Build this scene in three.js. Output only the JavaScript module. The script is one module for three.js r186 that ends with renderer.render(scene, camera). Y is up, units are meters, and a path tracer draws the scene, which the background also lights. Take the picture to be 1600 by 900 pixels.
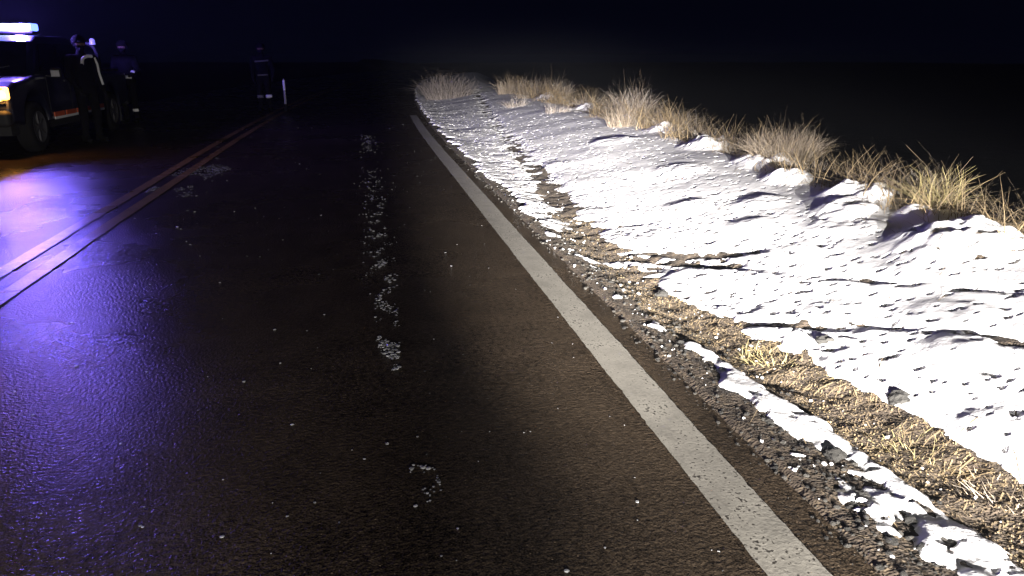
import * as THREE from 'three';
import { mergeGeometries } from 'three/addons/utils/BufferGeometryUtils.js';
import { RoundedBoxGeometry } from 'three/addons/geometries/RoundedBoxGeometry.js';
import { MarchingCubes } from 'three/addons/objects/MarchingCubes.js';

// ------------------------------------------------------------------ camera, sky, moon, exposure
const scene = new THREE.Scene();
const camera = new THREE.PerspectiveCamera(42, 16 / 9, 0.05, 900);
const EYE = 1.45;
camera.position.set(0, EYE, 0);
camera.lookAt(0.18208, EYE - 0.29437, -0.93819);

const renderer = new THREE.WebGLRenderer({ antialias: true });
renderer.toneMapping = THREE.LinearToneMapping;
renderer.toneMappingExposure = 1;
renderer.shadowMap.enabled = true;

{
  const w = 64, h = 32, d = new Float32Array(w * h * 4);
  for (let i = 0; i < w * h; i++) d.set([0.0009, 0.0011, 0.0036, 1], i * 4);
  const sky = new THREE.DataTexture(d, w, h, THREE.RGBAFormat, THREE.FloatType);
  sky.mapping = THREE.EquirectangularReflectionMapping; sky.magFilter = THREE.LinearFilter; sky.needsUpdate = true;
  scene.background = sky; scene.environment = sky; scene.environmentIntensity = 1;
}
const moon = new THREE.DirectionalLight(new THREE.Color(0.8, 0.88, 1), 0.008);
moon.position.set(-30, 60, 20); moon.castShadow = true; scene.add(moon);

// strengths of the lamps that are built further down (candela)
const BEAM = { near: 185, mid: 680, far: 3300, left: 240 };
const BAR = 165, AMBER = 1.6;

scene.fog = new THREE.FogExp2(lin0(0.8, 0.85, 1), 0.00045);
function lin0(r, g, b) { return new THREE.Color().setRGB(r, g, b); }
// ------------------------------------------------------------------ helpers
function rng(seed) { let a = seed >>> 0; return () => { a = (a + 0x6D2B79F5) >>> 0; let t = a; t = Math.imul(t ^ (t >>> 15), t | 1); t ^= t + Math.imul(t ^ (t >>> 7), t | 61); return ((t ^ (t >>> 14)) >>> 0) / 4294967296; }; }
const rand = rng(20417);
const rr = (a, b) => a + (b - a) * rand();
const clamp = (x, a = 0, b = 1) => Math.min(b, Math.max(a, x));
const mix = (a, b, t) => a + (b - a) * t;
const sst = (a, b, x) => { const t = clamp((x - a) / (b - a)); return t * t * (3 - 2 * t); };
const PERM = new Uint8Array(512); { const r = rng(7), p = [...Array(256).keys()]; for (let i = 255; i; i--) { const j = Math.floor(r() * (i + 1)); [p[i], p[j]] = [p[j], p[i]]; } for (let i = 0; i < 512; i++) PERM[i] = p[i & 255]; }
const GX = new Float32Array(256), GY = new Float32Array(256); for (let i = 0; i < 256; i++) { GX[i] = Math.cos(i / 256 * 6.28318); GY[i] = Math.sin(i / 256 * 6.28318); }
function noise(x, y) {   // gradient noise, about -1 to 1
  const xi = Math.floor(x), yi = Math.floor(y), fx = x - xi, fy = y - yi, X = xi & 255, Y = yi & 255;
  const u = fx * fx * fx * (fx * (fx * 6 - 15) + 10), v = fy * fy * fy * (fy * (fy * 6 - 15) + 10);
  const a = PERM[PERM[X] + Y], b = PERM[PERM[X + 1] + Y], c = PERM[PERM[X] + Y + 1], d = PERM[PERM[X + 1] + Y + 1];
  const n0 = GX[a] * fx + GY[a] * fy, n1 = GX[b] * (fx - 1) + GY[b] * fy, n2 = GX[c] * fx + GY[c] * (fy - 1), n3 = GX[d] * (fx - 1) + GY[d] * (fy - 1);
  return 1.5 * mix(mix(n0, n1, u), mix(n2, n3, u), v);
}
const fbm = (x, y, o = 4) => { let s = 0, a = 0.5; for (let i = 0; i < o; i++) { s += a * noise(x, y); x = x * 2.03 + 17.1; y = y * 2.03 + 5.3; a *= 0.5; } return s; };
const lin = (r, g, b) => new THREE.Color().setRGB(r, g, b);
function mat(r, g, b, roughness = 0.8, more = {}) { return new THREE.MeshStandardMaterial({ color: lin(r, g, b), roughness, ...more }); }
const used = {};
function numbered(name) { const n = used[name] = (used[name] ?? -1) + 1; return n ? `${name}_${String(n).padStart(3, '0')}` : name; }
function sh(o) { o.castShadow = o.receiveShadow = true; return o; }
function part(name, geo, m, parent) { const o = sh(new THREE.Mesh(Array.isArray(geo) ? mergeGeometries(geo.map(g => g.index ? g.toNonIndexed() : g)) : geo, m)); o.name = name; parent.add(o); return o; }
function tag(o, label, category, group) { o.userData.label = label; o.userData.category = category; if (group) o.userData.group = group; return o; }
function thing(name, label, category, group) { const o = new THREE.Group(); o.name = numbered(name); scene.add(o); return tag(o, label, category, group); }
function struct(name, geo, m) { const o = sh(new THREE.Mesh(geo, m)); o.name = name; o.userData.kind = 'structure'; scene.add(o); return o; }
function box(w, h, d, x = 0, y = 0, z = 0, r = 0) { const g = r ? new RoundedBoxGeometry(w, h, d, 2, r) : new THREE.BoxGeometry(w, h, d); g.translate(x, y, z); return g; }
function grid(xs, zs, f, shift = () => 0) {   // height field over columns xs and rows zs; uv in metres
  const nx = xs.length, nz = zs.length, pos = new Float32Array(nx * nz * 3), uv = new Float32Array(nx * nz * 2), idx = new Uint32Array((nx - 1) * (nz - 1) * 6);
  let k = 0;
  for (let j = 0; j < nz; j++) for (let i = 0; i < nx; i++) { const n = j * nx + i; const X = xs[i] + shift(zs[j]); pos[n * 3] = X; pos[n * 3 + 1] = f(X, zs[j]); pos[n * 3 + 2] = zs[j]; uv[n * 2] = X; uv[n * 2 + 1] = zs[j]; }
  for (let j = 0; j < nz - 1; j++) for (let i = 0; i < nx - 1; i++) { const a = j * nx + i, b = a + 1, c = a + nx, d = c + 1; idx.set([a, b, c, b, d, c], k); k += 6; }   // rows run towards +z
  const g = new THREE.BufferGeometry();
  g.setAttribute('position', new THREE.BufferAttribute(pos, 3)); g.setAttribute('uv', new THREE.BufferAttribute(uv, 2)); g.setIndex(new THREE.BufferAttribute(idx, 1)); g.computeVertexNormals();
  return g;
}
function tex(n, f, srgb, metres) {   // tiling texture: f(u, v) with u, v in 0..1 -> [r, g, b] 0..1
  const d = new Uint8Array(n * n * 4);
  for (let j = 0; j < n; j++) for (let i = 0; i < n; i++) { const c = f(i / n, j / n), k = (j * n + i) * 4; d[k] = clamp(c[0]) * 255; d[k + 1] = clamp(c[1]) * 255; d[k + 2] = clamp(c[2]) * 255; d[k + 3] = 255; }
  const t = new THREE.DataTexture(d, n, n, THREE.RGBAFormat); t.wrapS = t.wrapT = THREE.RepeatWrapping; t.magFilter = THREE.LinearFilter; t.minFilter = THREE.LinearMipmapLinearFilter; t.generateMipmaps = true;
  if (srgb) t.colorSpace = THREE.SRGBColorSpace;
  t.repeat.set(1 / metres, 1 / metres); t.needsUpdate = true; return t;
}
const S = x => x <= 0.0031308 ? 12.92 * x : 1.055 * x ** (1 / 2.4) - 0.055;   // linear value to sRGB
const tile = (u, v, f) => { const a = f(u, v), b = f(u - 1, v), c = f(u, v - 1), d = f(u - 1, v - 1), s = sst(0, 1, u), t = sst(0, 1, v); return mix(mix(a, b, s), mix(c, d, s), t); };

// ------------------------------------------------------------------ the road
const bend = z => 0.0017 * Math.max(0, -z - 12) ** 2;   // the road swings right farther on
const ROAD_EDGE = 1.44, ROAD_LEFT = -7.6;
const asphaltColour = tex(1024, (u, v) => {
  const fine = tile(u, v, (a, b) => noise(a * 260, b * 260)), mid = tile(u, v, (a, b) => fbm(a * 60, b * 60, 3)), big = tile(u, v, (a, b) => fbm(a * 7, b * 7, 4));
  const chip = sst(0.55, 0.8, tile(u, v, (a, b) => noise(a * 170 + 40, b * 170)));
  const k = 0.95 * clamp(0.046 + 0.05 * fine + 0.06 * mid + 0.03 * big + 0.2 * chip, 0.006, 0.32);
  return [S(k * 1.25), S(k * 0.92), S(k * 0.62)];
}, true, 1.7);
const asphaltRelief = tex(2048, (u, v) => { const k = 0.5 + 0.3 * tile(u, v, (a, b) => noise(a * 280, b * 280)) + 0.5 * tile(u, v, (a, b) => noise(a * 120 + 9, b * 120)); return [k, k, k]; }, false, 1.7);
const wetness = tex(512, (u, v) => { const k = 0.5 + 0.55 * tile(u, v, (a, b) => fbm(a * 5 + 3, b * 5, 5)); return [k, 0.21 + 0.14 * clamp(k), k]; }, false, 6.3);
const asphalt = new THREE.MeshPhysicalMaterial({ map: asphaltColour, bumpMap: asphaltRelief, bumpScale: 0.0027, roughnessMap: wetness, roughness: 1, ior: 1.165 });
{
  const zs = [], xs = []; for (let z = -90; z <= 14; z += z < -40 ? 2 : 0.4) zs.push(z);
  for (let x = ROAD_LEFT; x < -6.9; x += 0.1) xs.push(x); for (let x = -6.8; x < 1.1; x += 0.4) xs.push(x); for (let x = 1.1; x <= 1.62; x += 0.04) xs.push(x);
  struct('road', grid(xs, zs, (x, z) => 0.004 * noise(x * 0.6, z * 0.3) - 0.05 * Math.max(0, x - bend(z) - 1.3), bend), asphalt);
}
// painted lines, worn and chipped along their edges
function paintLine(name, xc, w, m, seed, from = -80) {
  const zs = []; for (let z = from; z <= 12; z += z < -14 ? 0.25 : 0.03) zs.push(z);
  const pos = [], uv = [], idx = [], cols = [-0.5, -0.3, 0, 0.3, 0.5];
  zs.forEach((z, j) => cols.forEach((c, i) => {
    const rag = Math.abs(c) === 0.5 ? 0.004 * noise(z * 2 + seed, i * 5.1) + 0.004 * noise(z * 14, i * 9.7 + seed) + 0.004 * noise(z * 37, i * 3.7 + seed) : 0, x = xc + c * w + rag + bend(z);
    pos.push(x, 0.0075 + 0.004 * noise(x * 0.6, z * 0.3), z); uv.push(x, z);
    if (j && i) { const a = (j - 1) * 5 + i - 1, b = a + 1, p = a + 5, q = p + 1; idx.push(a, b, p, b, q, p); }
  }));
  const g = new THREE.BufferGeometry(); g.setAttribute('position', new THREE.Float32BufferAttribute(pos, 3)); g.setAttribute('uv', new THREE.Float32BufferAttribute(uv, 2)); g.setIndex(idx); g.computeVertexNormals();
  // turn faces up
  return struct(name, g, m);
}
function paint(r, g, b, wear) {
  return tex(1024, (u, v) => {
    const chip = tile(u, v, (a, c) => noise(a * 70, c * 70)), crack = tile(u, v, (a, c) => noise(a * 160 + 7, c * 160)), dirt = tile(u, v, (a, c) => fbm(a * 14, c * 14, 4));
    const hole = sst(0.62 - wear, 0.8 - wear, 0.62 * crack + 0.3 * chip + 0.5 * dirt + 0.35 * tile(u, v, (a, c) => noise(a * 300, c * 300 + 5))), k = 0.86 + 0.55 * dirt + 0.2 * crack + 0.15 * chip;
    return [S(mix(r * k, 0.035, hole)), S(mix(g * k, 0.03, hole)), S(mix(b * k, 0.024, hole))];
  }, true, 2.1);
}
const whitePaint = new THREE.MeshStandardMaterial({ map: paint(0.33, 0.31, 0.265, 0.43), roughness: 0.75, bumpMap: asphaltRelief, bumpScale: 0.0008 });
const yellowPaint = new THREE.MeshPhysicalMaterial({ ior: 1.18, map: paint(0.36, 0.24, 0.07, 0.12), roughness: 1, roughnessMap: wetness, bumpMap: asphaltRelief, bumpScale: 0.0014 });
paintLine('edge_line', 1.17, 0.185, whitePaint, 1, -20);
paintLine('centre_line', -2.29, 0.12, yellowPaint, 2);
paintLine('centre_line_001', -2.55, 0.12, yellowPaint, 3);

// ------------------------------------------------------------------ the right verge: soil, and snow lying on it
function nearLine(pts) {   // distance in plan to a polyline
  return (x, z) => { let m = 1e9; for (let i = 1; i < pts.length; i++) { const [ax, az] = pts[i - 1], [bx, bz] = pts[i], ux = bx - ax, uz = bz - az, t = clamp(((x - ax) * ux + (z - az) * uz) / (ux * ux + uz * uz)); const d = Math.hypot(x - ax - ux * t, z - az - uz * t); if (d < m) m = d; } return m; };
}
const wheelTrack = nearLine([[4.4, -30], [3.1, -19], [2.5, -12.5], [2.13, -8.6], [1.82, -6.1], [1.7, -4.9], [1.74, -4.1], [1.9, -3.2], [2.0, -2.6], [2.08, -1.9], [2.15, -0.5]]);
const rutA = nearLine([[1.46, -6.35], [1.75, -5.85], [2.1, -5.35], [2.45, -5.0], [2.75, -4.85]]);
const rutB = nearLine([[1.5, -5.9], [1.85, -5.4], [2.15, -5.0], [2.5, -4.7]]);
const rutC = nearLine([[2.4, -4.75], [2.75, -4.2], [3.1, -3.65], [3.45, -3.2], [3.9, -2.5]]);
const rutD = nearLine([[1.75, -4.0], [2.15, -3.65], [2.6, -3.3], [2.9, -2.95], [3.1, -2.5]]);
// hummocks: tussocks under the snow [x, z, radius, height]
const HUMMOCKS = [[3.72, -4.08, 0.3, 0.12], [4.12, -5.6, 0.28, 0.12], [3.72, -5.25, 0.2, 0.06], [4.5, -7.7, 0.34, 0.12], [4.1, -6.7, 0.2, 0.09], [4.55, -9.4, 0.3, 0.13], [4.9, -11.5, 0.35, 0.13], [5.0, -13.6, 0.3, 0.14], [5.3, -17, 0.4, 0.17], [5.4, -21, 0.5, 0.2], [4.2, -3.55, 0.25, 0.1], [4.1, -4.75, 0.2, 0.1],
  [2.95, -3.2, 0.17, 0.015], [2.72, -2.85, 0.13, 0.02], [2.5, -3.55, 0.16, 0.015], [3.3, -3.8, 0.2, 0.02], [2.4, -2.2, 0.14, 0.015], [3.5, -4.9, 0.22, 0.03], [2.9, -6.4, 0.2, 0.02], [3.5, -8, 0.25, 0.025], [2.5, -9.9, 0.2, 0.02], [3.7, -11, 0.3, 0.03], [3.2, -2.4, 0.2, 0.02], [2.25, -1.75, 0.12, 0.015], [3.0, -5.4, 0.16, 0.02], [3.4, -6.0, 0.18, 0.03]];
const ridgeX = z => 4.0 + 0.075 * clamp(-z - 4, -3, 9) + bend(z);
function soilBase(x, z) {
  const d = x - ROAD_EDGE - bend(z), R = ridgeX(z) - ROAD_EDGE - bend(z);
  let h;
  if (d < 0) h = -0.05 + 0.06 * sst(-0.12, 0.02, d);
  else if (d < R) { const t = d / R; h = 0.01 - 0.035 * sst(0, 0.16, t) + 0.32 * sst(0.12, 1.05, t); }
  else { const o = d - R; h = 0.295 - 1.9 * sst(-0.3, 4.6, o) + 0.04 * sst(0, 0.3, o); }
  return h;
}
function lie(x, z) {   // the lie of the verge without its clods
  const d = x - ROAD_EDGE - bend(z);
  let h = soilBase(x, z);
  const on = sst(-0.1, 0.35, d);
  h += on * (0.014 * noise(x * 1.1, z * 0.9) + 0.004 * noise(x * 3.1 + 9, z * 2.7));
  for (const [hx, hz, r, a] of HUMMOCKS) { const q = ((x - hx) ** 2 + (z - hz) ** 2) / (r * r); if (q < 5) h += a * Math.exp(-q * q * 0.5) * (1 + 0.45 * noise(x * 5, z * 5) + 0.22 * noise(x * 13, z * 13)); }
  const w = wheelTrack(x, z); if (w < 0.4) h -= 0.02 * Math.exp(-((w / 0.2) ** 2)) * on;
  return h;
}
const soil = (x, z) => lie(x, z) + (0.25 + 0.75 * sst(-0.1, 0.35, x - ROAD_EDGE - bend(z))) * (0.012 * noise(x * 8, z * 8) + 0.006 * noise(x * 19, z * 19) + 0.003 * noise(x * 43, z * 43));
function cover(x, z) {   // above 0: snow lies here
  const d = x - ROAD_EDGE - bend(z) + 0.12 * noise(x * 2.3 + 4, z * 2.3) + 0.07 * noise(x * 7, z * 7);
  const far = sst(-3, -9, z);
  let c = 0.62 + 0.34 * noise(x * 1.9, z * 1.7) + 0.3 * noise(x * 5.2 + 31, z * 5.2) + 0.2 * noise(x * 12, z * 12 + 8) + 0.1 * noise(x * 27, z * 27);
  c += 0.35 * sst(0.5, 1.3, d);
  c -= 1.5 * (1 - sst(0.02, 0.22 - 0.1 * far, d)) + 0.75 * (1 - sst(0.3, 0.9, d)) * (1 - far) * (0.25 + noise(x * 3.3, z * 2.2 + 3));
  c += 0.95 * Math.exp(-(((x - ROAD_EDGE - 0.27 + 0.16 * noise(z * 2.3, 4)) / 0.15) ** 2)) * sst(-4.6, -3.4, z) * (0.2 + 1.4 * noise(x * 4 + 1, z * 3.3) + 0.8 * noise(x * 9, z * 9));
  c -= 1.2 * sst(0.54, 0.76, noise(x * 13 + 3, z * 9)) + 1.1 * sst(0.58, 0.78, noise(x * 29, z * 20 + 13));
  const w = wheelTrack(x, z), near = sst(-5.2, -4.2, z), wig = 0.4 * noise(x * 4, z * 4);
  c -= (mix(0.5, 1.9, near) + wig) * Math.exp(-((w / mix(0.17, 0.19, near)) ** 4)) + (1 - near) * 0.35 * Math.exp(-((w / 0.3) ** 2));
  const rut = 0.8 + 0.5 * noise(x * 6, z * 6); c -= rut * (1.1 * Math.exp(-((rutA(x, z) / 0.08) ** 2)) + 1.1 * Math.exp(-((rutB(x, z) / 0.075) ** 2)) + 0.95 * Math.exp(-((rutC(x, z) / 0.07) ** 2)) + 0.9 * Math.exp(-((rutD(x, z) / 0.06) ** 2)));
  c -= 1.5 * sst(0.9, 2.0, x - ridgeX(z));
  return c;
}
function snowTop(x, z) { const c = cover(x, z); return lie(x, z) + (c > 0 ? 0.001 + 0.02 * sst(-0.1, 0.75, c) + 0.004 * Math.min(c, 1) + 0.0015 * noise(x * 9, z * 9) + 0.0008 * noise(x * 21, z * 21) + 0.0005 * noise(x * 50, z * 50) : Math.max(-0.05, 0.07 * c) + 0.001); }
const rows = (k, lo) => { const a = []; let z = 0.6; while (z > -60) { a.push(z); z -= Math.max(lo, k * (1.4 - Math.min(z, 0))); } return a.reverse(); };
const cols = (...s) => { const a = []; for (const [x0, x1, dx] of s) for (let x = x0; x < x1 - 1e-6; x += dx) a.push(x); return a; };
const soilColour = tex(1024, (u, v) => {
  const a = tile(u, v, (p, q) => fbm(p * 12, q * 12, 5)), b = tile(u, v, (p, q) => noise(p * 120, q * 120)), c = tile(u, v, (p, q) => noise(p * 60 + 5, q * 60));
  const k = clamp(1 + 0.7 * a + 0.5 * b, 0.25, 2), g = sst(0.1, 0.5, c);
  return [S(mix(0.06, 0.12, g) * k), S(mix(0.044, 0.09, g) * k), S(mix(0.03, 0.058, g) * k)];
}, true, 1.7);
const grit = tex(512, (u, v) => { const k = 0.5 + 0.35 * tile(u, v, (p, q) => noise(p * 50, q * 50)) + 0.3 * tile(u, v, (p, q) => noise(p * 110, q * 110)); return [k, k, k]; }, false, 0.9);
const soilMat = new THREE.MeshStandardMaterial({ map: soilColour, bumpMap: grit, bumpScale: 0.012, roughness: 0.95 });
struct('verge', grid(cols([1.26, 2.5, 0.02], [2.5, 4.8, 0.035], [4.8, 12.2, 0.12]), rows(0.0042, 0.012), soil, bend), soilMat);
const snowColour = tex(512, (u, v) => { const a = tile(u, v, (p, q) => fbm(p * 9, q * 9, 5)), sp = sst(0.55, 0.75, tile(u, v, (p, q) => noise(p * 75, q * 75))); const k = 0.84 + 0.1 * a; return [S(mix(k, 0.3, sp * 0.55)), S(mix(k * 0.99, 0.25, sp * 0.55)), S(mix(k, 0.19, sp * 0.55))]; }, true, 1.3);
const snowMat = new THREE.MeshStandardMaterial({ map: snowColour, bumpMap: grit, bumpScale: 0.002, roughness: 0.75 });
{ const s = struct('snow', grid(cols([1.3, 2.6, 0.0115], [2.6, 4.7, 0.018], [4.7, 7.4, 0.05]), rows(0.0024, 0.008), snowTop, bend), snowMat); s.userData.label = 'patchy trampled snow lying on the right verge'; }

// the country around: falls away from the road on both sides
const fieldMat = new THREE.MeshStandardMaterial({ map: soilColour, bumpMap: grit, bumpScale: 0.02, roughness: 1 });
{
  const xs = [], zs = [];
  for (let x = -420; x < -12; x += 12) xs.push(x); for (let x = -12; x < 13; x += 0.5) xs.push(x); for (let x = 13; x <= 420; x += 11) xs.push(x);
  for (let z = -600; z < -60; z += 12) zs.push(z); for (let z = -60; z < 16; z += 1) zs.push(z); for (let z = 16; z <= 220; z += 12) zs.push(z);
  struct('field', grid(xs, zs, (x, z) => {
    x -= bend(Math.max(z, -90)); const l = sst(ROAD_LEFT + 0.5, ROAD_LEFT - 5, x), r = sst(1.1, 1.6, x);
    return -0.09 - 2.2 * l - 0.5 * r - 2.2 * sst(4, 10, x) + (l + r > 0.9 ? 0.25 * fbm(x * 0.2, z * 0.2, 3) : 0) + 0.6 * sst(-70, -200, z) * fbm(x * 0.02, z * 0.02, 2);
  }), fieldMat);
}

// ------------------------------------------------------------------ loose matter on the verge and the road (stuff)
function blade(h, w, lean, segs = 3) {   // one bent leaf of dry grass, tapered
  const pos = [], idx = [];
  for (let i = 0; i <= segs; i++) { const t = i / segs, ww = w * (1 - t * 0.92) / 2, z = lean * t * t; pos.push(-ww, h * t * (1 - 0.25 * lean * t), z, ww, h * t * (1 - 0.25 * lean * t), z + w * 0.25); if (i) { const a = i * 2 - 2; idx.push(a, a + 1, a + 2, a + 1, a + 3, a + 2); } }
  const g = new THREE.BufferGeometry(); g.setAttribute('position', new THREE.Float32BufferAttribute(pos, 3)); g.setIndex(idx); g.computeVertexNormals(); return g;
}
const DUM = new THREE.Object3D();
function scatter(name, label, geo, m, n, place, colour) {
  const list = []; for (let t = 0; t < n * 30 && list.length < n; t++) { const p = place(); if (p) list.push(p); }
  const o = sh(new THREE.InstancedMesh(geo, m, list.length)); o.name = name; o.userData.kind = 'stuff'; o.userData.label = label;
  list.forEach((p, i) => { DUM.position.set(p.x, p.y, p.z); DUM.rotation.set(p.rx ?? 0, p.ry ?? rr(0, 6.28), p.rz ?? 0, 'YXZ'); DUM.scale.set(p.s, p.sy ?? p.s, p.s); DUM.updateMatrix(); o.setMatrixAt(i, DUM.matrix); o.setColorAt(i, colour(p)); });
  scene.add(o); return o;
}
const grassMat = new THREE.MeshPhysicalMaterial({ color: 0xffffff, roughness: 0.9, side: THREE.DoubleSide, transmission: 0.25, thickness: 0 });
const straw = t => { const k = rr(0.55, 1.2); return lin(mix(0.2, 0.34, t) * k, mix(0.145, 0.25, t) * k, mix(0.085, 0.13, t) * k); };
scatter('matted_grass', 'flattened dry brown grass in the wheel track', blade(0.11, 0.0055, 0.5), grassMat, 15000, () => {
  const z = -rr(0.8, 7), x = rr(1.6, 2.4); if (cover(x, z) > 0.05 || wheelTrack(x, z) > 0.26 || (z < -4.6 && rand() < 0.7)) return null;
  return { x, y: soil(x, z) + 0.003, z, rx: rr(0.7, 1.5), s: rr(0.5, 1.3) };
}, p => straw(noise(p.x * 5, p.z * 4) * 0.6 + 0.5));
scatter('snow_stubble', 'grass stubs poking through the snow', blade(0.06, 0.005, 0.5), grassMat, 10000, () => {
  const z = -0.8 - 24 * rand() ** 1.6, x = rr(1.6, ridgeX(z) + 0.6); if (noise(x * 3, z * 3) < rr(-0.5, 0.6)) return null;
  return { x, y: snowTop(x, z) - 0.008, z, rx: rr(0.2, 1.35), ry: rr(-1.2, 1.2), s: rr(0.5, 1.5) };
}, () => straw(rr(-0.4, 0.6)));
const stoneGeo = (() => { const g = new THREE.IcosahedronGeometry(1, 1), p = g.attributes.position; for (let i = 0; i < p.count; i++) { const x = p.getX(i), y = p.getY(i), z = p.getZ(i), k = 1 + 0.28 * noise(x * 1.7 + z, y * 1.7 + 3 * z); p.setXYZ(i, x * k, y * k * 0.65, z * k * 0.85); } g.computeVertexNormals(); return g; })();
const stoneMat = new THREE.MeshStandardMaterial({ color: 0xffffff, roughness: 0.85, bumpMap: grit, bumpScale: 0.01 });
scatter('gravel', 'loose gravel along the edge of the asphalt', stoneGeo, stoneMat, 2600, () => {
  const z = -0.8 - 13 * rand() ** 1.5, x = ROAD_EDGE + bend(z) + rr(-0.1, 0.5) * (0.55 + 0.45 * rand()); if (cover(x, z) > 0.15 && rand() < 0.8) return null;
  const s = 0.0025 + 0.011 * rand() ** 4; return { x, y: Math.max(soil(x, z), x < ROAD_EDGE ? 0 : -1) + s * 0.2, z, rx: rr(-0.5, 0.5), s };
}, () => { const k = rr(0.025, 0.12); return lin(k * 1.08, k, k * 0.86); });
scatter('snow_crumbs', 'crumbs of snow among the gravel', stoneGeo, snowMat, 260, () => {
  const z = -0.8 - 10 * rand() ** 1.4, x = ROAD_EDGE + rr(-0.02, 0.62); if (cover(x, z) > 0 || noise(x * 6, z * 6) < -0.1) return null;
  const s = 0.003 + 0.009 * rand() ** 3; return { x, y: soil(x, z) + s * 0.3, z, rx: rr(-0.5, 0.5), s };
}, () => lin(1, 1, 1));
// slush left on the road between the wheels, and by the centre lines
const slushMat = new THREE.MeshStandardMaterial({ color: 0xffffff, roughness: 0.35 });
const SL = [[-3.4, -4.3, 1], [-4.3, -5.5, 0.75], [-5.5, -7.9, 0.9], [-7.9, -10.5, 0.55], [-12.2, -15, 0.9], [-2.1, -2.5, 0.2]];
scatter('slush', 'crumbs of slush lying on the wet asphalt', stoneGeo, slushMat, 750, () => {
  const s = SL[Math.floor(rand() * SL.length)], z = rr(s[0], s[1]); if (rand() > s[2]) return null;
  const spread = s[0] > -2.2 ? 0.05 : mix(0.045, 0.13, sst(-3.4, -6.5, z)); const x = 0.07 + (s[0] > -2.2 ? 0.08 : 0) + spread * (rand() + rand() - 1) * 1.3; if (noise(x * 9, z * 4.5) < 0.02) return null;
  const k = (0.003 + 0.008 * rand() ** 2.4) * (1 + 0.04 * -z); return { x, y: 0.003, z, s: k, sy: k * 0.5 };
}, () => { const k = rr(0.15, 0.6); return lin(k, k, k * 1.02); });
scatter('slush_specks', 'scattered specks of ice and grit on the asphalt', stoneGeo, slushMat, 420, () => {
  const z = -1.6 - 16 * rand() ** 1.8, x = rr(-2.4, 1.05); const k = (0.0025 + 0.006 * rand() ** 3) * (1 + 0.04 * -z); return { x, y: 0.003, z, s: k, sy: k * 0.5 };
}, () => { const k = rr(0.1, 0.6); return lin(k, k, k); });
scatter('slush_streaks', 'thin slush along the centre lines', stoneGeo, slushMat, 420, () => {
  const z = -rr(8.6, 13.5), x = -2.25 + rr(-0.2, 0.7); if (noise(x * 2.2, z * 0.9) < 0.25) return null; const k = rr(0.006, 0.018); return { x, y: 0.003, z, s: k, sy: k * 0.3 };
}, () => { const k = rr(0.1, 0.35); return lin(k, k, k); });

// ------------------------------------------------------------------ single stones and clods
function rock(x, z, s, k, label, group, flat = 0.6) {
  const g = new THREE.IcosahedronGeometry(1, 3), p = g.attributes.position, o = rr(0, 90);
  for (let i = 0; i < p.count; i++) { const a = p.getX(i), b = p.getY(i), c = p.getZ(i), q = 1 + 0.4 * noise(a * 1.3 + o, b * 1.3 + c * 1.2) + 0.2 * noise(a * 3.4 + c * 2.7, b * 3.4 + o); p.setXYZ(i, a * q * s, b * q * s * flat, c * q * s * 0.9); }
  g.computeVertexNormals();
  const o3 = sh(new THREE.Mesh(g, mat(k * 1.06, k, k * 0.88, 0.9, { bumpMap: grit, bumpScale: 0.006 }))); o3.name = numbered('stone'); o3.position.set(x, soil(x, z) + s * 0.12, z); o3.rotation.y = rr(0, 6); scene.add(o3);
  return tag(o3, label, 'stone', group);
}
rock(1.85, -4.4, 0.045, 0.03, 'dark square stone set in snow above the wheel track');
rock(2.24, -2.62, 0.055, 0.03, 'large dark clod half buried in snow beside the brown grass');
rock(2.3, -3.27, 0.045, 0.03, 'dark clod in a hollow of the open snow');
rock(1.7, -2.28, 0.04, 0.03, 'black stone at the gravel margin beside a snow patch');
for (const [x, z, s] of [[1.62, -2.0, 0.032], [1.7, -1.85, 0.03], [1.58, -2.55, 0.026], [1.67, -3.05, 0.03], [1.6, -3.5, 0.024], [1.64, -1.7, 0.036], [1.75, -1.72, 0.03], [1.78, -2.0, 0.024], [1.55, -1.75, 0.026], [1.6, -2.9, 0.022]])
  rock(x, z, s * 0.8, rr(0.025, 0.06), 'small dark stone among the gravel at the road edge', 'stones along the gravel margin');

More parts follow.
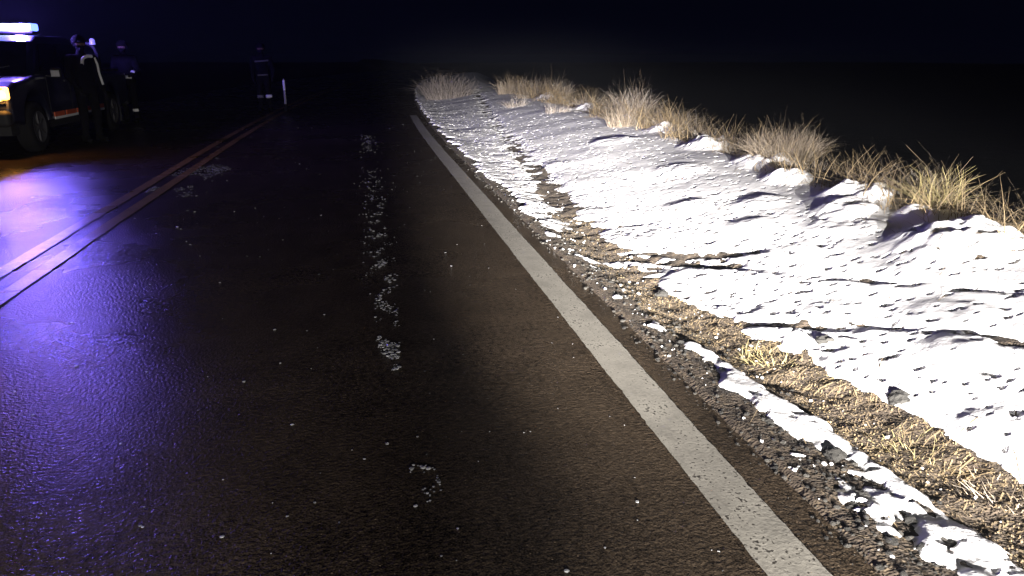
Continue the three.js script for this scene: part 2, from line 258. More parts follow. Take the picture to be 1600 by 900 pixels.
// ------------------------------------------------------------------ grass tufts and shrubs on the ridge
function tuft(x, z, o) {
  const { n, h, spread, splay, width = 0.006, tint, label, name = 'grass_tuft', group, stems = 0, lean = [0, 0] } = o, geos = [], y = Math.max(soil(x, z), cover(x, z) > 0 ? snowTop(x, z) : -9) - 0.04;
  const make = (hh, w, sp, off, cr) => {
    const a = rr(0, 6.283), g = blade(hh, w, rr(0.1, 1.1) * hh, 4), m = new THREE.Matrix4(), q = rr(0, 1) ** 0.6 * off, tiltX = Math.sin(a) * sp * rr(0.3, 1) + lean[1], tiltZ = -Math.cos(a) * sp * rr(0.3, 1) - lean[0];
    g.rotateY(rr(0, 6.28)); g.applyMatrix4(m.makeRotationFromEuler(new THREE.Euler(tiltX, 0, tiltZ))); g.translate(Math.cos(a) * q, 0, Math.sin(a) * q);
    const c = new Float32Array(g.attributes.position.count * 3), k = rr(0.6, 1.15); for (let i = 0; i < c.length; i += 3) { c[i] = cr[0] * k; c[i + 1] = cr[1] * k; c[i + 2] = cr[2] * k; } g.setAttribute('color', new THREE.BufferAttribute(c, 3));
    geos.push(g.toNonIndexed());
  };
  for (let i = 0; i < n; i++) make(h * rr(0.45, 1), width * rr(0.7, 1.3), splay, spread, tint[i % tint.length]);
  const t = thing(name, label, name === 'shrub' ? 'shrub' : 'grass tuft', group); t.position.set(x, y, z);
  part('leaves', mergeGeometries(geos.splice(0)), bladeMat, t).userData.kind = 'stuff';
  if (stems) { for (let i = 0; i < stems; i++) make(h * rr(1, 1.45), width * 0.8, splay * 0.9, spread * 0.7, [0.2, 0.15, 0.1]); part('stems', mergeGeometries(geos.splice(0)), bladeMat, t).userData.kind = 'stuff'; }
  return t;
}
const bladeMat = new THREE.MeshPhysicalMaterial({ vertexColors: true, roughness: 0.9, side: THREE.DoubleSide, transmission: 0.25, thickness: 0 });
const TAN = [[0.36, 0.29, 0.21], [0.3, 0.235, 0.165], [0.44, 0.37, 0.29]], PALE = [[0.62, 0.56, 0.49], [0.48, 0.41, 0.34], [0.4, 0.33, 0.26]], GOLD = [[0.33, 0.27, 0.11], [0.27, 0.22, 0.09], [0.37, 0.31, 0.15], [0.22, 0.18, 0.08]], DARK = [[0.2, 0.17, 0.15], [0.26, 0.22, 0.2]];
// places along the ridge
tuft(4.62, -7.75, { n: 1500, h: 0.36, spread: 0.34, splay: 0.75, width: 0.004, tint: TAN, stems: 60, name: 'shrub', label: 'big rounded tan shrub of fine dry twigs on the ridge' });
tuft(4.16, -4.82, { n: 220, h: 0.33, spread: 0.12, splay: 0.55, width: 0.01, tint: GOLD, stems: 14, label: 'yellow spiky grass tuft behind the widest snow hummock' });
tuft(4.45, -5.55, { n: 420, h: 0.26, spread: 0.28, splay: 0.65, width: 0.006, tint: PALE, stems: 18, label: 'wide pale grass tuft around a snowy hummock with a blue shadow' });
tuft(4.55, -3.95, { n: 380, h: 0.2, spread: 0.24, splay: 0.7, width: 0.007, tint: TAN, stems: 10, label: 'low brown grass clump next to the widest snow hummock' });
tuft(5.15, -14.3, { n: 500, h: 0.75, spread: 0.3, splay: 0.45, width: 0.008, tint: PALE, stems: 40, lean: [0.12, 0], label: 'tall feathery pale grass clump leaning over the ridge' });
tuft(4.4, -12.7, { n: 260, h: 0.45, spread: 0.22, splay: 0.5, width: 0.008, tint: TAN, stems: 20, label: 'warm tan upright tuft in front of the feathery clump' });
tuft(5.7, -24, { n: 420, h: 0.7, spread: 0.7, splay: 0.5, width: 0.012, tint: PALE, stems: 30, label: 'broad dry clump at the far end of the lit verge' });
tuft(4.9, -25, { n: 320, h: 0.6, spread: 0.5, splay: 0.5, width: 0.012, tint: TAN, stems: 20, label: 'brown clump before the broad dry clump at the far end' });
tuft(3.0, -27.5, { n: 900, h: 0.95, spread: 0.8, splay: 0.6, width: 0.012, tint: DARK, stems: 40, name: 'shrub', label: 'dark leafless shrub lit blue where the verge disappears' });
tuft(7.2, -30, { n: 700, h: 1.4, spread: 0.9, splay: 0.5, width: 0.012, tint: DARK, stems: 50, name: 'shrub', label: 'tall dim shrub rising behind the far end of the ridge' });
for (const [x, z, h, n] of [[4.75, -8.6, 0.24, 160], [4.75, -9.7, 0.3, 170], [4.85, -10.6, 0.26, 150], [5.0, -11.7, 0.33, 170], [5.05, -12.9, 0.33, 150], [5.2, -15.8, 0.36, 170], [5.35, -17.3, 0.42, 180], [5.5, -19, 0.45, 180], [5.5, -21, 0.5, 180], [4.35, -6.4, 0.2, 150], [4.4, -6.9, 0.24, 140], [4.3, -4.2, 0.22, 130], [4.7, -6.1, 0.26, 130], [4.5, -5.1, 0.22, 120], [4.55, -9.0, 0.22, 120], [4.2, -16.5, 0.3, 130], [3.9, -19.5, 0.35, 150], [4.25, -5.05, 0.17, 120], [4.4, -5.95, 0.2, 120], [4.5, -6.6, 0.22, 130], [4.6, -7.2, 0.24, 130], [4.75, -8.15, 0.3, 140], [4.9, -10.1, 0.28, 120], [4.95, -11.1, 0.3, 130], [4.75, -12.2, 0.28, 130], [5.1, -13.5, 0.35, 150], [4.35, -4.5, 0.2, 110], [4.75, -3.6, 0.22, 130], [4.95, -15, 0.3, 120], [5.4, -18.2, 0.4, 140], [5.55, -20, 0.45, 140], [5.6, -22.4, 0.5, 150], [4.7, -22, 0.45, 150]])
  tuft(x, z, { n, h, spread: rr(0.16, 0.36), splay: rr(0.5, 1), width: 0.006, lean: [rr(-0.3, 0.3), rr(-0.2, 0.3)], tint: rand() < 0.4 ? TAN : PALE, stems: Math.floor(rr(2, 12)), label: 'low dry grass tuft along the snowy ridge', group: 'small tufts on the ridge' });
tuft(2.08, -2.32, { n: 240, h: 0.09, spread: 0.12, splay: 1.1, width: 0.006, tint: GOLD, label: 'flattened yellow green grass clump in the brown track' });
tuft(1.98, -3.25, { n: 220, h: 0.09, spread: 0.13, splay: 1.1, width: 0.006, tint: GOLD, label: 'small yellow green grass clump higher up the brown track' });
tuft(2.15, -1.95, { n: 260, h: 0.08, spread: 0.13, splay: 1.15, width: 0.006, tint: TAN, label: 'flattened tan grass clump beside snow at the wheel track end' });

scatter('ridge_grass', 'thin dry grass fringing the top of the snowy ridge', blade(0.24, 0.006, 0.25, 4), grassMat, 6500, () => {
  const z = -2.4 - 26 * rand() ** 1.3, x = ridgeX(z) + 0.28 + 0.55 * (rand() + rand() - 1); if (noise(x * 1.6, z * 1.1) < rr(-0.25, 0.45)) return null;
  return { x, y: soil(x, z) - 0.01, z, rx: rr(-0.6, 0.6), rz: rr(-0.5, 0.3), s: rr(0.35, 1.2) * (1 + 0.03 * -z) };
}, () => straw(rr(0.1, 1.1)));

// ------------------------------------------------------------------ vehicles
const M = {
  paint: new THREE.MeshPhysicalMaterial({ color: lin(0.006, 0.008, 0.02), roughness: 0.42, clearcoat: 0.7, clearcoatRoughness: 0.12 }),
  carBlack: new THREE.MeshPhysicalMaterial({ color: lin(0.004, 0.004, 0.0045), roughness: 0.8, specularIntensity: 0.2 }), black: mat(0.012, 0.012, 0.013, 0.75), rubber: new THREE.MeshPhysicalMaterial({ color: lin(0.012, 0.012, 0.012), roughness: 0.95, specularIntensity: 0.3 }), steel: mat(0.42, 0.42, 0.44, 0.4, { metalness: 0.9 }), dullSteel: mat(0.08, 0.08, 0.085, 0.55, { metalness: 0.5 }),
  glass: new THREE.MeshPhysicalMaterial({ color: lin(0.01, 0.011, 0.013), roughness: 0.06 }), white: mat(0.8, 0.8, 0.8, 0.5), red: mat(0.55, 0.1, 0.03, 0.5), plate: mat(0.75, 0.75, 0.74, 0.5), ink: mat(0.02, 0.02, 0.02, 0.6),
  lens: new THREE.MeshPhysicalMaterial({ color: lin(0.5, 0.5, 0.52), roughness: 0.15, clearcoat: 1 }), redLens: new THREE.MeshPhysicalMaterial({ color: lin(0.12, 0.006, 0.005), roughness: 0.2, clearcoat: 1 }), amberOff: new THREE.MeshPhysicalMaterial({ color: lin(0.35, 0.12, 0.01), roughness: 0.2, clearcoat: 1 }),
  greyTape: mat(0.12, 0.12, 0.125, 0.6), dullWhite: mat(0.3, 0.29, 0.28, 0.6), cloth: new THREE.MeshPhysicalMaterial({ color: lin(0.006, 0.006, 0.007), roughness: 0.95, specularIntensity: 0.25 }), paleCap: mat(0.5, 0.5, 0.52, 0.35), darkLens: new THREE.MeshPhysicalMaterial({ color: lin(0.02, 0.002, 0.002), roughness: 0.6, specularIntensity: 0.3 }), blueLens: new THREE.MeshPhysicalMaterial({ color: lin(0.02, 0.04, 0.5), roughness: 0.2, clearcoat: 1 }),
  blueLamp: new THREE.MeshStandardMaterial({ color: lin(0.1, 0.15, 0.6), emissive: lin(0.12, 0.2, 1), emissiveIntensity: 4, roughness: 0.3 }),
  coreLamp: new THREE.MeshStandardMaterial({ color: lin(0.6, 0.7, 0.8), emissive: lin(0.62, 0.95, 1), emissiveIntensity: 9, roughness: 0.3 }),
  amberLamp: new THREE.MeshStandardMaterial({ color: lin(0.6, 0.3, 0.05), emissive: lin(1, 0.42, 0.06), emissiveIntensity: 12, roughness: 0.3 }),
  headLamp: new THREE.MeshStandardMaterial({ color: lin(0.8, 0.8, 0.75), emissive: lin(1, 0.95, 0.85), emissiveIntensity: 6, roughness: 0.3 }),
  paleBlueLamp: new THREE.MeshStandardMaterial({ color: lin(0.3, 0.3, 0.5), emissive: lin(0.16, 0.15, 0.55), emissiveIntensity: 1, roughness: 0.3 }),
};
function sideProfile(pts, arches, width, bevel = 0.05) {   // pts: [z back from the nose, y] clockwise; extruded across x
  const s = new THREE.Shape(); s.moveTo(...pts[0]); for (const p of pts.slice(1)) s.lineTo(...p);
  // arches run along the underside from the tail to the nose
  for (const [c, y, r] of arches) { s.lineTo(c + r, y); s.absarc(c, y, r, 0, Math.PI, false); s.lineTo(c - r, y); }
  s.closePath();
  const g = new THREE.ExtrudeGeometry(s, { depth: width - 2 * bevel, bevelEnabled: true, bevelThickness: bevel, bevelSize: bevel, bevelSegments: 3, bevelOffset: -bevel, curveSegments: 14 });
  g.translate(0, 0, -(width - 2 * bevel) / 2); g.rotateY(Math.PI / 2); return g;   // profile x -> -z
}
function taper(g, y0, y1, kx, kzF = 0) { const p = g.attributes.position; for (let i = 0; i < p.count; i++) { const t = clamp((p.getY(i) - y0) / (y1 - y0)); p.setX(i, p.getX(i) * (1 - kx * t)); } g.computeVertexNormals(); return g; }
function panel(corners, t = 0.012) {   // a thin solid pane through four corners
  const [a, b, c, d] = corners.map(q => new THREE.Vector3(...q)), n = b.clone().sub(a).cross(d.clone().sub(a)).normalize().multiplyScalar(t), P = [a, b, c, d, ...[a, b, c, d].map(v => v.clone().add(n))], g = new THREE.BufferGeometry();
  g.setAttribute('position', new THREE.Float32BufferAttribute(P.flatMap(v => v.toArray()), 3)); g.setIndex([0, 2, 1, 0, 3, 2, 4, 5, 6, 4, 6, 7, 0, 1, 5, 0, 5, 4, 1, 2, 6, 1, 6, 5, 2, 3, 7, 2, 7, 6, 3, 0, 4, 3, 4, 7]);
  const q = g.toNonIndexed(); q.computeVertexNormals(); return q;
}
function wheel(parent, x, z, r, w) {
  const s = Math.sign(x), pts = [[r * 0.6, -w / 2 + 0.01], [r * 0.86, -w / 2], [r * 0.96, -w / 2 + 0.025], [r, -w * 0.25], [r, w * 0.25], [r * 0.96, w / 2 - 0.025], [r * 0.86, w / 2], [r * 0.6, w / 2 - 0.01]].map(p => new THREE.Vector2(...p));
  const t = new THREE.LatheGeometry(pts, 36); t.rotateZ(Math.PI / 2); t.translate(x, r, z);
  const wh = part('wheel', t, M.rubber, parent), gs = [], rim = new THREE.LatheGeometry([[0.001, 0.02], [0.05, 0.03], [0.07, 0.005], [r * 0.5, -0.01], [r * 0.6, 0.04], [r * 0.63, 0.03]].map(p => new THREE.Vector2(...p)), 30);
  rim.rotateZ(-s * Math.PI / 2); rim.translate(x + s * (w / 2 - 0.035), r, z); gs.push(rim);
  for (let k = 0; k < 6; k++) { const b = box(0.03, r * 0.5, 0.05, 0, r * 0.34, 0, 0.008); b.rotateX(k * Math.PI / 3); b.translate(x + s * (w / 2 - 0.025), r, z); gs.push(b); }
  part('rim', gs, M.dullSteel, wh);
}
function pickup(label, group, lit) {
  const t = thing('police_pickup', label, 'pickup', group), W = 1.86, hw = W / 2, WF = 0.92, WR = 4.75, L = 5.95;
  part('body', sideProfile([[0.02, 0.5], [0, 0.72], [0.06, 0.98], [0.35, 1.1], [1.15, 1.17], [3.65, 1.17], [L - 0.04, 1.14], [L, 0.62], [L - 0.1, 0.5]], [[WR, 0.45, 0.47], [WF, 0.45, 0.47]], W, 0.06), M.paint, t);
  part('cab', taper(sideProfile([[1.12, 1.14], [1.75, 1.7], [2.0, 1.79], [3.3, 1.8], [3.62, 1.72], [3.78, 1.14]], [], W - 0.08, 0.05), 1.14, 1.8, 0.2), M.paint, t);
  part('underbody', box(W - 0.3, 0.22, L - 0.5, 0, 0.42, -L / 2), M.black, t);
  part('bed_cover', box(W - 0.2, 0.05, 1.95, 0, 1.19, -4.85, 0.02), M.black, t);
  const cx = (y, out = 0.012) => (W - 0.08) / 2 * (1 - 0.2 * (y - 1.14) / 0.66) + out;
  part('windscreen', panel([[-cx(1.22) + 0.12, 1.22, -1.19], [cx(1.22) - 0.12, 1.22, -1.19], [cx(1.68) - 0.1, 1.68, -1.705], [-cx(1.68) + 0.1, 1.68, -1.705]]), M.glass, t);
  part('rear_window', panel([[0.65, 1.24, -3.765], [-0.65, 1.24, -3.765], [-0.56, 1.66, -3.655], [0.56, 1.66, -3.655]]), M.glass, t);
  for (const s of [-1, 1]) {
    const X = y => s * cx(y), q = (a, b, c, d) => part('side_window', panel(s > 0 ? [a, b, c, d] : [b, a, d, c]), M.glass, t);
    q([X(1.23), 1.23, -1.42], [X(1.23), 1.23, -2.42], [X(1.66), 1.66, -2.42], [X(1.66), 1.66, -1.86]); q([X(1.23), 1.23, -2.52], [X(1.23), 1.23, -3.45], [X(1.66), 1.66, -3.42], [X(1.66), 1.66, -2.52]);
    for (const z of [-1.48, -2.48, -3.5]) part('door_seam', box(0.008, 0.6, 0.012, s * (hw + 0.001), 0.86, z), M.black, t);
    for (const z of [-2.3, -3.3]) part('door_handle', box(0.03, 0.03, 0.16, s * (hw + 0.014), 1.06, z, 0.012), M.dullSteel, t);
    const m = part('mirror', [box(0.16, 0.17, 0.09, s * (hw + 0.12), 1.2, -1.62, 0.035), box(0.1, 0.035, 0.05, s * (hw + 0.02), 1.15, -1.62)], M.black, t);
    part('mirror_cap', box(0.13, 0.1, 0.012, s * (hw + 0.12), 1.19, -1.571, 0.005), M.paleCap, m);
    part('wiper', (() => { const g = box(0.55, 0.012, 0.014, 0, 0, 0); g.rotateZ(0.18); g.translate(0.36 * s - 0.1, 1.265, -1.215); return g; })(), M.dullSteel, t);
    const st = part('side_stripe', box(0.012, 0.04, 2.55, s * (hw + 0.006), 0.475, -2.85), M.white, t);
    for (let k = 0; k < 5; k++) part('red_band', box(0.016, 0.075, 0.43, s * (hw + 0.006), 0.534, -1.79 - k * 0.53), M.red, st);
    const lamp = part('headlight', box(0.36, 0.17, 0.09, s * 0.66, 0.9, -0.01, 0.04), lit === 'head' ? M.headLamp : M.lens, t);
    part('housing', [box(0.42, 0.02, 0.16, s * 0.66, 1.005, -0.05), box(0.42, 0.02, 0.1, s * 0.66, 0.805, -0.03)], M.black, lamp);
    if (lit === 'head') part('added_beam_shield', [box(0.5, 0.11, 0.012, s * 0.66, 0.957, 0.19), box(0.5, 0.012, 0.24, s * 0.66, 1.018, 0.08), box(0.012, 0.2, 0.2, s * 0.916, 0.92, 0.09), box(0.012, 0.2, 0.2, s * 0.404, 0.92, 0.09)], M.black, lamp);  // added plates, out of view, that cut off the beams above lamp height
    part('turn_signal', box(0.13, 0.18, 0.1, s * 0.86, 0.94, -0.02, 0.03), lit === 'bar' ? M.amberLamp : M.amberOff, t);
    part('tail_lamp', box(0.14, 0.34, 0.05, s * 0.82, 0.92, -L - 0.005, 0.02), M.redLens, t);
    wheel(t, s * (hw - 0.12), -WF, 0.39, 0.25); wheel(t, s * (hw - 0.12), -WR, 0.39, 0.25);
    part('mud_flap', box(0.26, 0.3, 0.015, s * (hw - 0.13), 0.3, -WR - 0.46), M.black, t);
  }
  const gr = part('grille', box(0.86, 0.24, 0.05, 0, 0.88, 0.0, 0.02), M.black, t); for (let k = 0; k < 4; k++) part('slat', box(0.84, 0.018, 0.03, 0, 0.79 + k * 0.06, 0.025), M.dullSteel, gr);
  part('front_bumper', box(W - 0.02, 0.24, 0.2, 0, 0.58, -0.0, 0.07), M.black, t); part('rear_bumper', box(W - 0.05, 0.2, 0.2, 0, 0.55, -L, 0.05), M.black, t);
  part('tailgate', box(1.5, 0.5, 0.03, 0, 0.9, -L - 0.012, 0.012), M.paint, t);
  const hoop = new THREE.TubeGeometry(new THREE.CatmullRomCurve3([[-0.82, 1.16, -4.65], [-0.8, 1.5, -4.63], [-0.72, 1.68, -4.61], [0, 1.7, -4.6], [0.72, 1.68, -4.61], [0.8, 1.5, -4.63], [0.82, 1.16, -4.65]].map(p => new THREE.Vector3(...p))), 50, 0.035, 8);
  const rb = part('roll_bar', hoop, M.black, t);
  part('beacon_lamp', [new THREE.SphereGeometry(0.05, 16, 10).scale(1, 0.9, 1).translate(0.76, 1.76, -4.6), new THREE.CylinderGeometry(0.05, 0.055, 0.06, 16).translate(0.76, 1.715, -4.6)], lit === 'bar' ? M.paleBlueLamp : M.blueLens, rb);
  // roof light bar: a base, end caps and a row of blue lenses round brighter cores
  const lb = part('light_bar', [box(1.2, 0.05, 0.3, 0, 1.845, -2.35, 0.02), box(0.06, 0.05, 0.2, -0.5, 1.81, -2.35), box(0.06, 0.05, 0.2, 0.5, 1.81, -2.35)], M.black, t), lensMat = lit === 'bar' ? M.blueLamp : M.blueLens;
  part('light_lens', box(0.1, 0.12, 0.27, 0.545, 1.932, -2.35, 0.03), lensMat, lb); part('light_lens', box(0.1, 0.12, 0.27, -0.545, 1.932, -2.35, 0.03), lensMat, lb);
  for (let k = 0; k < 4; k++) part('light_core', box(0.235, 0.11, 0.25, -0.36 + k * 0.24, 1.93, -2.35, 0.03), lit === 'bar' ? M.coreLamp : M.blueLens, lb);
  const pl = part('number_plate', box(0.44, 0.13, 0.012, 0, 0.6, 0.105), M.plate, t);
  return t;
}
const squad = pickup('dark police pickup with glowing blue roof light bar and amber turn signal', null, 'bar'); squad.position.set(-5.98, 0, -12.45);
const unseenPickup = pickup('unseen pickup behind the camera whose headlights light the snowy verge', null, 'head'); unseenPickup.position.set(0.62, 0, 3.05); unseenPickup.rotation.y = Math.PI;  // out of view; stands here to light the verge and the right lane

// lights of the parked pickup: the roof bar throws blue both ways, the turn signals amber
for (const dz of [0.17, -0.17]) for (const dx of [-0.36, 0.36]) {
  const p = new THREE.PointLight(lin(0.2, 0.13, 1), BAR / 4); p.position.set(-5.98 + dx, 1.97, -12.45 - 2.35 + dz); p.castShadow = true; p.shadow.radius = 4; scene.add(p);
}
for (const s of [-1, 1]) { const p = new THREE.PointLight(lin(1, 0.42, 0.08), AMBER); p.position.set(-5.98 + s * 0.86, 0.92, -12.38); p.castShadow = true; p.shadow.radius = 2; scene.add(p); }
// headlights of the unseen pickup behind the camera, placed to light the verge
function beam(x, cd, target, angle, penumbra) { const l = new THREE.SpotLight(lin(1, 0.95, 0.9), cd, 0, angle, penumbra, 2); l.position.set(x, 0.9, 2.98); l.target.position.set(...target); l.castShadow = true; l.shadow.radius = 0.4; scene.add(l, l.target); }
for (const [x, k] of [[1.28, 1], [-0.04, 0.8]]) { beam(x, BEAM.near * k, [4.3, 0.2, -6.6], 0.52, 1); beam(x, BEAM.mid * k, [5.2, 0.55, -11], 0.31, 1); beam(x, BEAM.far * k, [4.7, 0.55, -24], 0.17, 1); }
beam(-0.04, BEAM.left, [-4.6, 1.2, -15], 0.36, 1);  // out of view; aimed left to brighten the people, tape and post

// ------------------------------------------------------------------ three people on the road
function fieldMesh(f, c, half, res) {   // marching cubes over a cube of the given half size round c; f: distance
  const mc = new MarchingCubes(res, new THREE.MeshStandardMaterial(), false, false, 120000); mc.isolation = 0; const n = mc.size, hs = mc.halfsize ?? n / 2; let i = 0;
  for (let z = 0; z < n; z++) for (let y = 0; y < n; y++) for (let x = 0; x < n; x++) mc.field[i++] = -f(c[0] + (x - hs) / hs * half, c[1] + (y - hs) / hs * half, c[2] + (z - hs) / hs * half);
  mc.update();
  const k = mc.count, p = mc.positionArray.slice(0, k * 3), g = new THREE.BufferGeometry();
  for (let j = 0; j < k; j++) for (let a = 0; a < 3; a++) p[j * 3 + a] = p[j * 3 + a] * half + c[a];
  g.setAttribute('position', new THREE.BufferAttribute(p, 3)); g.computeVertexNormals(); return g;
}
function capsule(a, b, ra, rb, flat = 1) {
  const ux = b[0] - a[0], uy = b[1] - a[1], uz = b[2] - a[2], L = ux * ux + uy * uy + uz * uz || 1e-9;
  return (x, y, z) => { const dx = x - a[0], dy = y - a[1], dz = z - a[2], t = clamp((dx * ux + dy * uy + dz * uz) / L); return Math.hypot(dx - ux * t, dy - uy * t, (dz - uz * t) * flat) - (ra + (rb - ra) * t); };
}
const union = (fs, k) => (x, y, z) => { let d = 9; for (const f of fs) { const e = f(x, y, z), h = Math.max(k - Math.abs(d - e), 0) / k; d = Math.min(d, e) - h * h * k / 4; } return d; };
function person(label, at, turn, arms, bands) {
  const fs = [], c = (...a) => fs.push(capsule(...a));
  for (const s of [-1, 1]) {
    c([s * 0.09, 0.94, 0], [s * 0.11, 0.5, 0.02], 0.095, 0.066); c([s * 0.11, 0.5, 0.02], [s * 0.12, 0.1, -0.02], 0.066, 0.055); c([s * 0.12, 0.06, -0.05], [s * 0.14, 0.045, 0.17], 0.05, 0.045);
    const [el, wr] = arms[s < 0 ? 0 : 1]; c([s * 0.2, 1.41, 0], el, 0.075, 0.058); c(el, wr, 0.058, 0.042);
  }
  c([0, 0.95, 0], [0, 1.1, 0], 0.15, 0.15, 1.25); c([0, 1.1, 0], [0, 1.32, 0], 0.155, 0.17, 1.35); c([-0.15, 1.41, 0], [0.15, 1.41, 0], 0.08, 0.08); c([0, 1.44, 0], [0, 1.58, 0.015], 0.062, 0.058);
  const geos = [fieldMesh(union(fs, 0.05), [0, 0.8, 0], 0.86, 104)];
  const head = [capsule([0, 1.69, 0], [0, 1.66, 0.02], 0.098, 0.09), capsule([0, 1.61, 0.04], [0, 1.585, 0.06], 0.062, 0.05), capsule([0, 1.655, 0.1], [0, 1.63, 0.122], 0.012, 0.017), capsule([0, 1.585, 0.1], [0, 1.583, 0.103], 0.018, 0.016), capsule([-0.03, 1.585, 0.095], [0.03, 1.585, 0.095], 0.012, 0.012), capsule([-0.035, 1.685, 0.098], [0.035, 1.685, 0.098], 0.014, 0.014)];
  for (const s of [-1, 1]) head.push(capsule([s * 0.096, 1.67, -0.005], [s * 0.092, 1.625, 0], 0.017, 0.012), capsule([s * 0.034, 1.655, 0.096], [s * 0.036, 1.655, 0.096], 0.011, 0.011));
  geos.push(fieldMesh(union(head, 0.016), [0, 1.66, 0.01], 0.18, 72));
  [-1, 1].forEach((s, i) => {   // hands: palm, four curled fingers, thumb
    const [el, wr] = arms[i], d = new THREE.Vector3(...wr).sub(new THREE.Vector3(...el)).normalize(), fwd = new THREE.Vector3(0, 0, 1).addScaledVector(d, -d.z).normalize(), side = new THREE.Vector3().crossVectors(d, fwd), P = (a, b, e) => [0, 1, 2].map(k => wr[k] + d.getComponent(k) * a + fwd.getComponent(k) * b + side.getComponent(k) * e), inw = s < 0 ? -1 : 1;
    const hs = [capsule(P(0, 0, 0), P(0.08, 0.018, 0), 0.026, 0.022), capsule(P(0, 0, 0), P(0.08, -0.02, 0), 0.026, 0.02)];
    [[0.03, 0.072], [0.01, 0.08], [-0.011, 0.075], [-0.031, 0.058]].forEach(([o, l]) => { const a = P(0.075, o, 0), b = P(0.08 + l * 0.5, o * 1.1, inw * 0.012), e = P(0.08 + l * 0.85, o * 1.1, inw * 0.034); hs.push(capsule(a, b, 0.0105, 0.0095), capsule(b, e, 0.0095, 0.008)); });
    hs.push(capsule(P(0.02, 0.03, 0), P(0.055, 0.055, inw * 0.012), 0.013, 0.011), capsule(P(0.055, 0.055, inw * 0.012), P(0.085, 0.06, inw * 0.025), 0.011, 0.009));
    const m = P(0.07, 0, 0); geos.push(fieldMesh(union(hs, 0.008), m, 0.13, 64));
  });
  const g = mergeGeometries(geos), p = g.attributes.position, col = new Float32Array(p.count * 3), n0 = geos[0].attributes.position.count, n1 = n0 + geos[1].attributes.position.count;
  for (let i = 0; i < p.count; i++) { const y = p.getY(i), x = Math.abs(p.getX(i)); let k = [0.005, 0.005, 0.007]; if (i < n0) { if (y < 0.13) k = [0.006, 0.006, 0.006]; else if (y < 0.95 && x < 0.26) k = [0.005, 0.005, 0.006]; } else if (i < n1) k = y > 1.635 && y < 1.675 && p.getZ(i) > 0.06 ? [0.16, 0.1, 0.075] : [0.008, 0.008, 0.01]; else k = [0.012, 0.012, 0.012]; col.set(k, i * 3); }
  g.setAttribute('color', new THREE.BufferAttribute(col, 3));
  const t = thing('person', label, 'person'); t.position.set(...at); t.rotation.y = turn;
  part('body', g, new THREE.MeshPhysicalMaterial({ vertexColors: true, roughness: 0.95, specularIntensity: 0.3 }), t);
  const cap = part('cap', [new THREE.SphereGeometry(0.113, 24, 12, 0, 6.2832, 0, 1.5).translate(0, 1.7, 0), new THREE.CylinderGeometry(0.115, 0.115, 0.03, 24, 1, true).translate(0, 1.7, 0), new THREE.CylinderGeometry(0.085, 0.09, 0.012, 20, 1, false, -1.2, 2.4).scale(1, 1, 1.2).translate(0, 1.705, 0.1)], M.cloth, t);
  for (const [nm, w, pts, dull] of bands) {   // reflective tape following the sleeve, chest or boot
    const curve = new THREE.CatmullRomCurve3(pts.map(q => new THREE.Vector3(...q))), tb = new THREE.TubeGeometry(curve, 24, w, 8); part(nm, tb, dull ? M.greyTape : M.white, t);
  }
  return t;
}
person('person in dark uniform with pale tape down one sleeve beside the pickup', [-4.72, 0, -14.7], 0.75, [[[-0.26, 1.14, 0.02], [-0.2, 0.92, 0.16]], [[0.25, 1.13, -0.02], [0.29, 0.88, 0.05]]],
  [['shoulder_tape', 0.028, [[-0.06, 1.33, 0.13], [-0.02, 1.42, 0.1], [0.06, 1.46, 0.09], [0.15, 1.46, 0.075]]], ['sleeve_tape', 0.02, [[0.19, 1.44, 0.075], [0.225, 1.33, 0.075], [0.245, 1.2, 0.05], [0.262, 1.08, 0.055], [0.275, 0.98, 0.07]]]]);
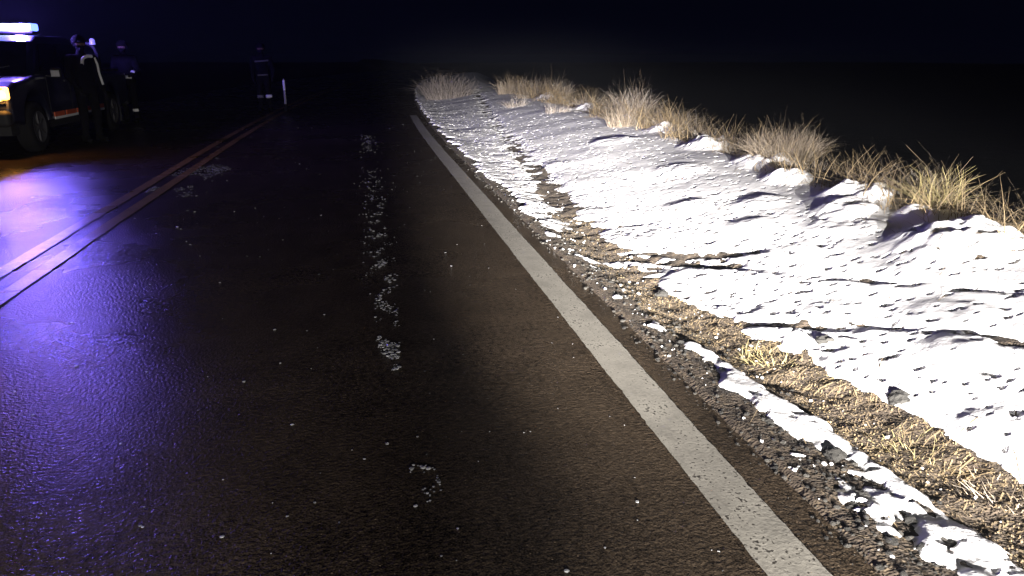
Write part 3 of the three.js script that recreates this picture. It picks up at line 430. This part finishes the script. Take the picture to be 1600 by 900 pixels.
person('person in dark uniform with pale belt tape standing behind the pickup tail', [-5.2, 0, -18.95], -0.1, [[[-0.27, 1.14, 0.0], [-0.22, 0.92, 0.14]], [[0.28, 1.15, 0.02], [0.24, 1.08, 0.24]]],
  [['belt_tape', 0.035, [[-0.13, 0.98, 0.115], [-0.05, 1.01, 0.14], [0.05, 1.02, 0.14], [0.15, 1.01, 0.1]]], ['cuff_tape', 0.03, [[0.2, 1.13, 0.2], [0.24, 1.14, 0.235], [0.275, 1.12, 0.22]]], ['boot_tape', 0.035, [[0.07, 0.29, 0.035], [0.12, 0.285, 0.055], [0.17, 0.29, 0.03]]]]);

person('person in dark clothes with pale shin bands on the road beside a white post', [-2.6, 0, -22], 0.1, [[[-0.26, 1.14, 0], [-0.25, 0.9, 0.1]], [[0.27, 1.14, 0.02], [0.25, 0.92, 0.14]]],
  [['chest_tape', 0.02, [[-0.17, 1.33, 0.1], [-0.06, 1.34, 0.145], [0.06, 1.35, 0.145], [0.17, 1.36, 0.1]], 'dull'], ['waist_tape', 0.018, [[-0.13, 0.98, 0.115], [-0.04, 0.985, 0.14], [0.05, 0.99, 0.14], [0.13, 0.99, 0.11]], 'dull'],
   ['shin_tape', 0.05, [[0.05, 0.42, 0.05], [0.11, 0.425, 0.075], [0.17, 0.43, 0.05]]], ['shin_tape', 0.05, [[-0.17, 0.42, 0.03], [-0.11, 0.425, 0.055], [-0.05, 0.42, 0.03]], 'dull']]);
{   // slim marker post on the centre line
  const t = thing('marker_post', 'slim white marker post standing on the centre line beside a person', 'post'); t.position.set(-2.08, 0.006, -22.1);
  part('base', new THREE.LatheGeometry([[0.001, 0], [0.11, 0], [0.11, 0.03], [0.05, 0.06], [0.035, 0.2], [0.001, 0.2]].map(q => new THREE.Vector2(...q)), 20), M.rubber, t);
  const p = part('post', new THREE.LatheGeometry([[0.03, 0.2], [0.034, 0.22], [0.03, 0.5], [0.028, 0.84], [0.02, 0.87], [0.001, 0.875]].map(q => new THREE.Vector2(...q)), 20), M.dullWhite, t);
  part('reflective_sleeve', new THREE.CylinderGeometry(0.033, 0.035, 0.26, 20).translate(0, 0.7, 0), M.white, p);
}

renderer.render(scene, camera);
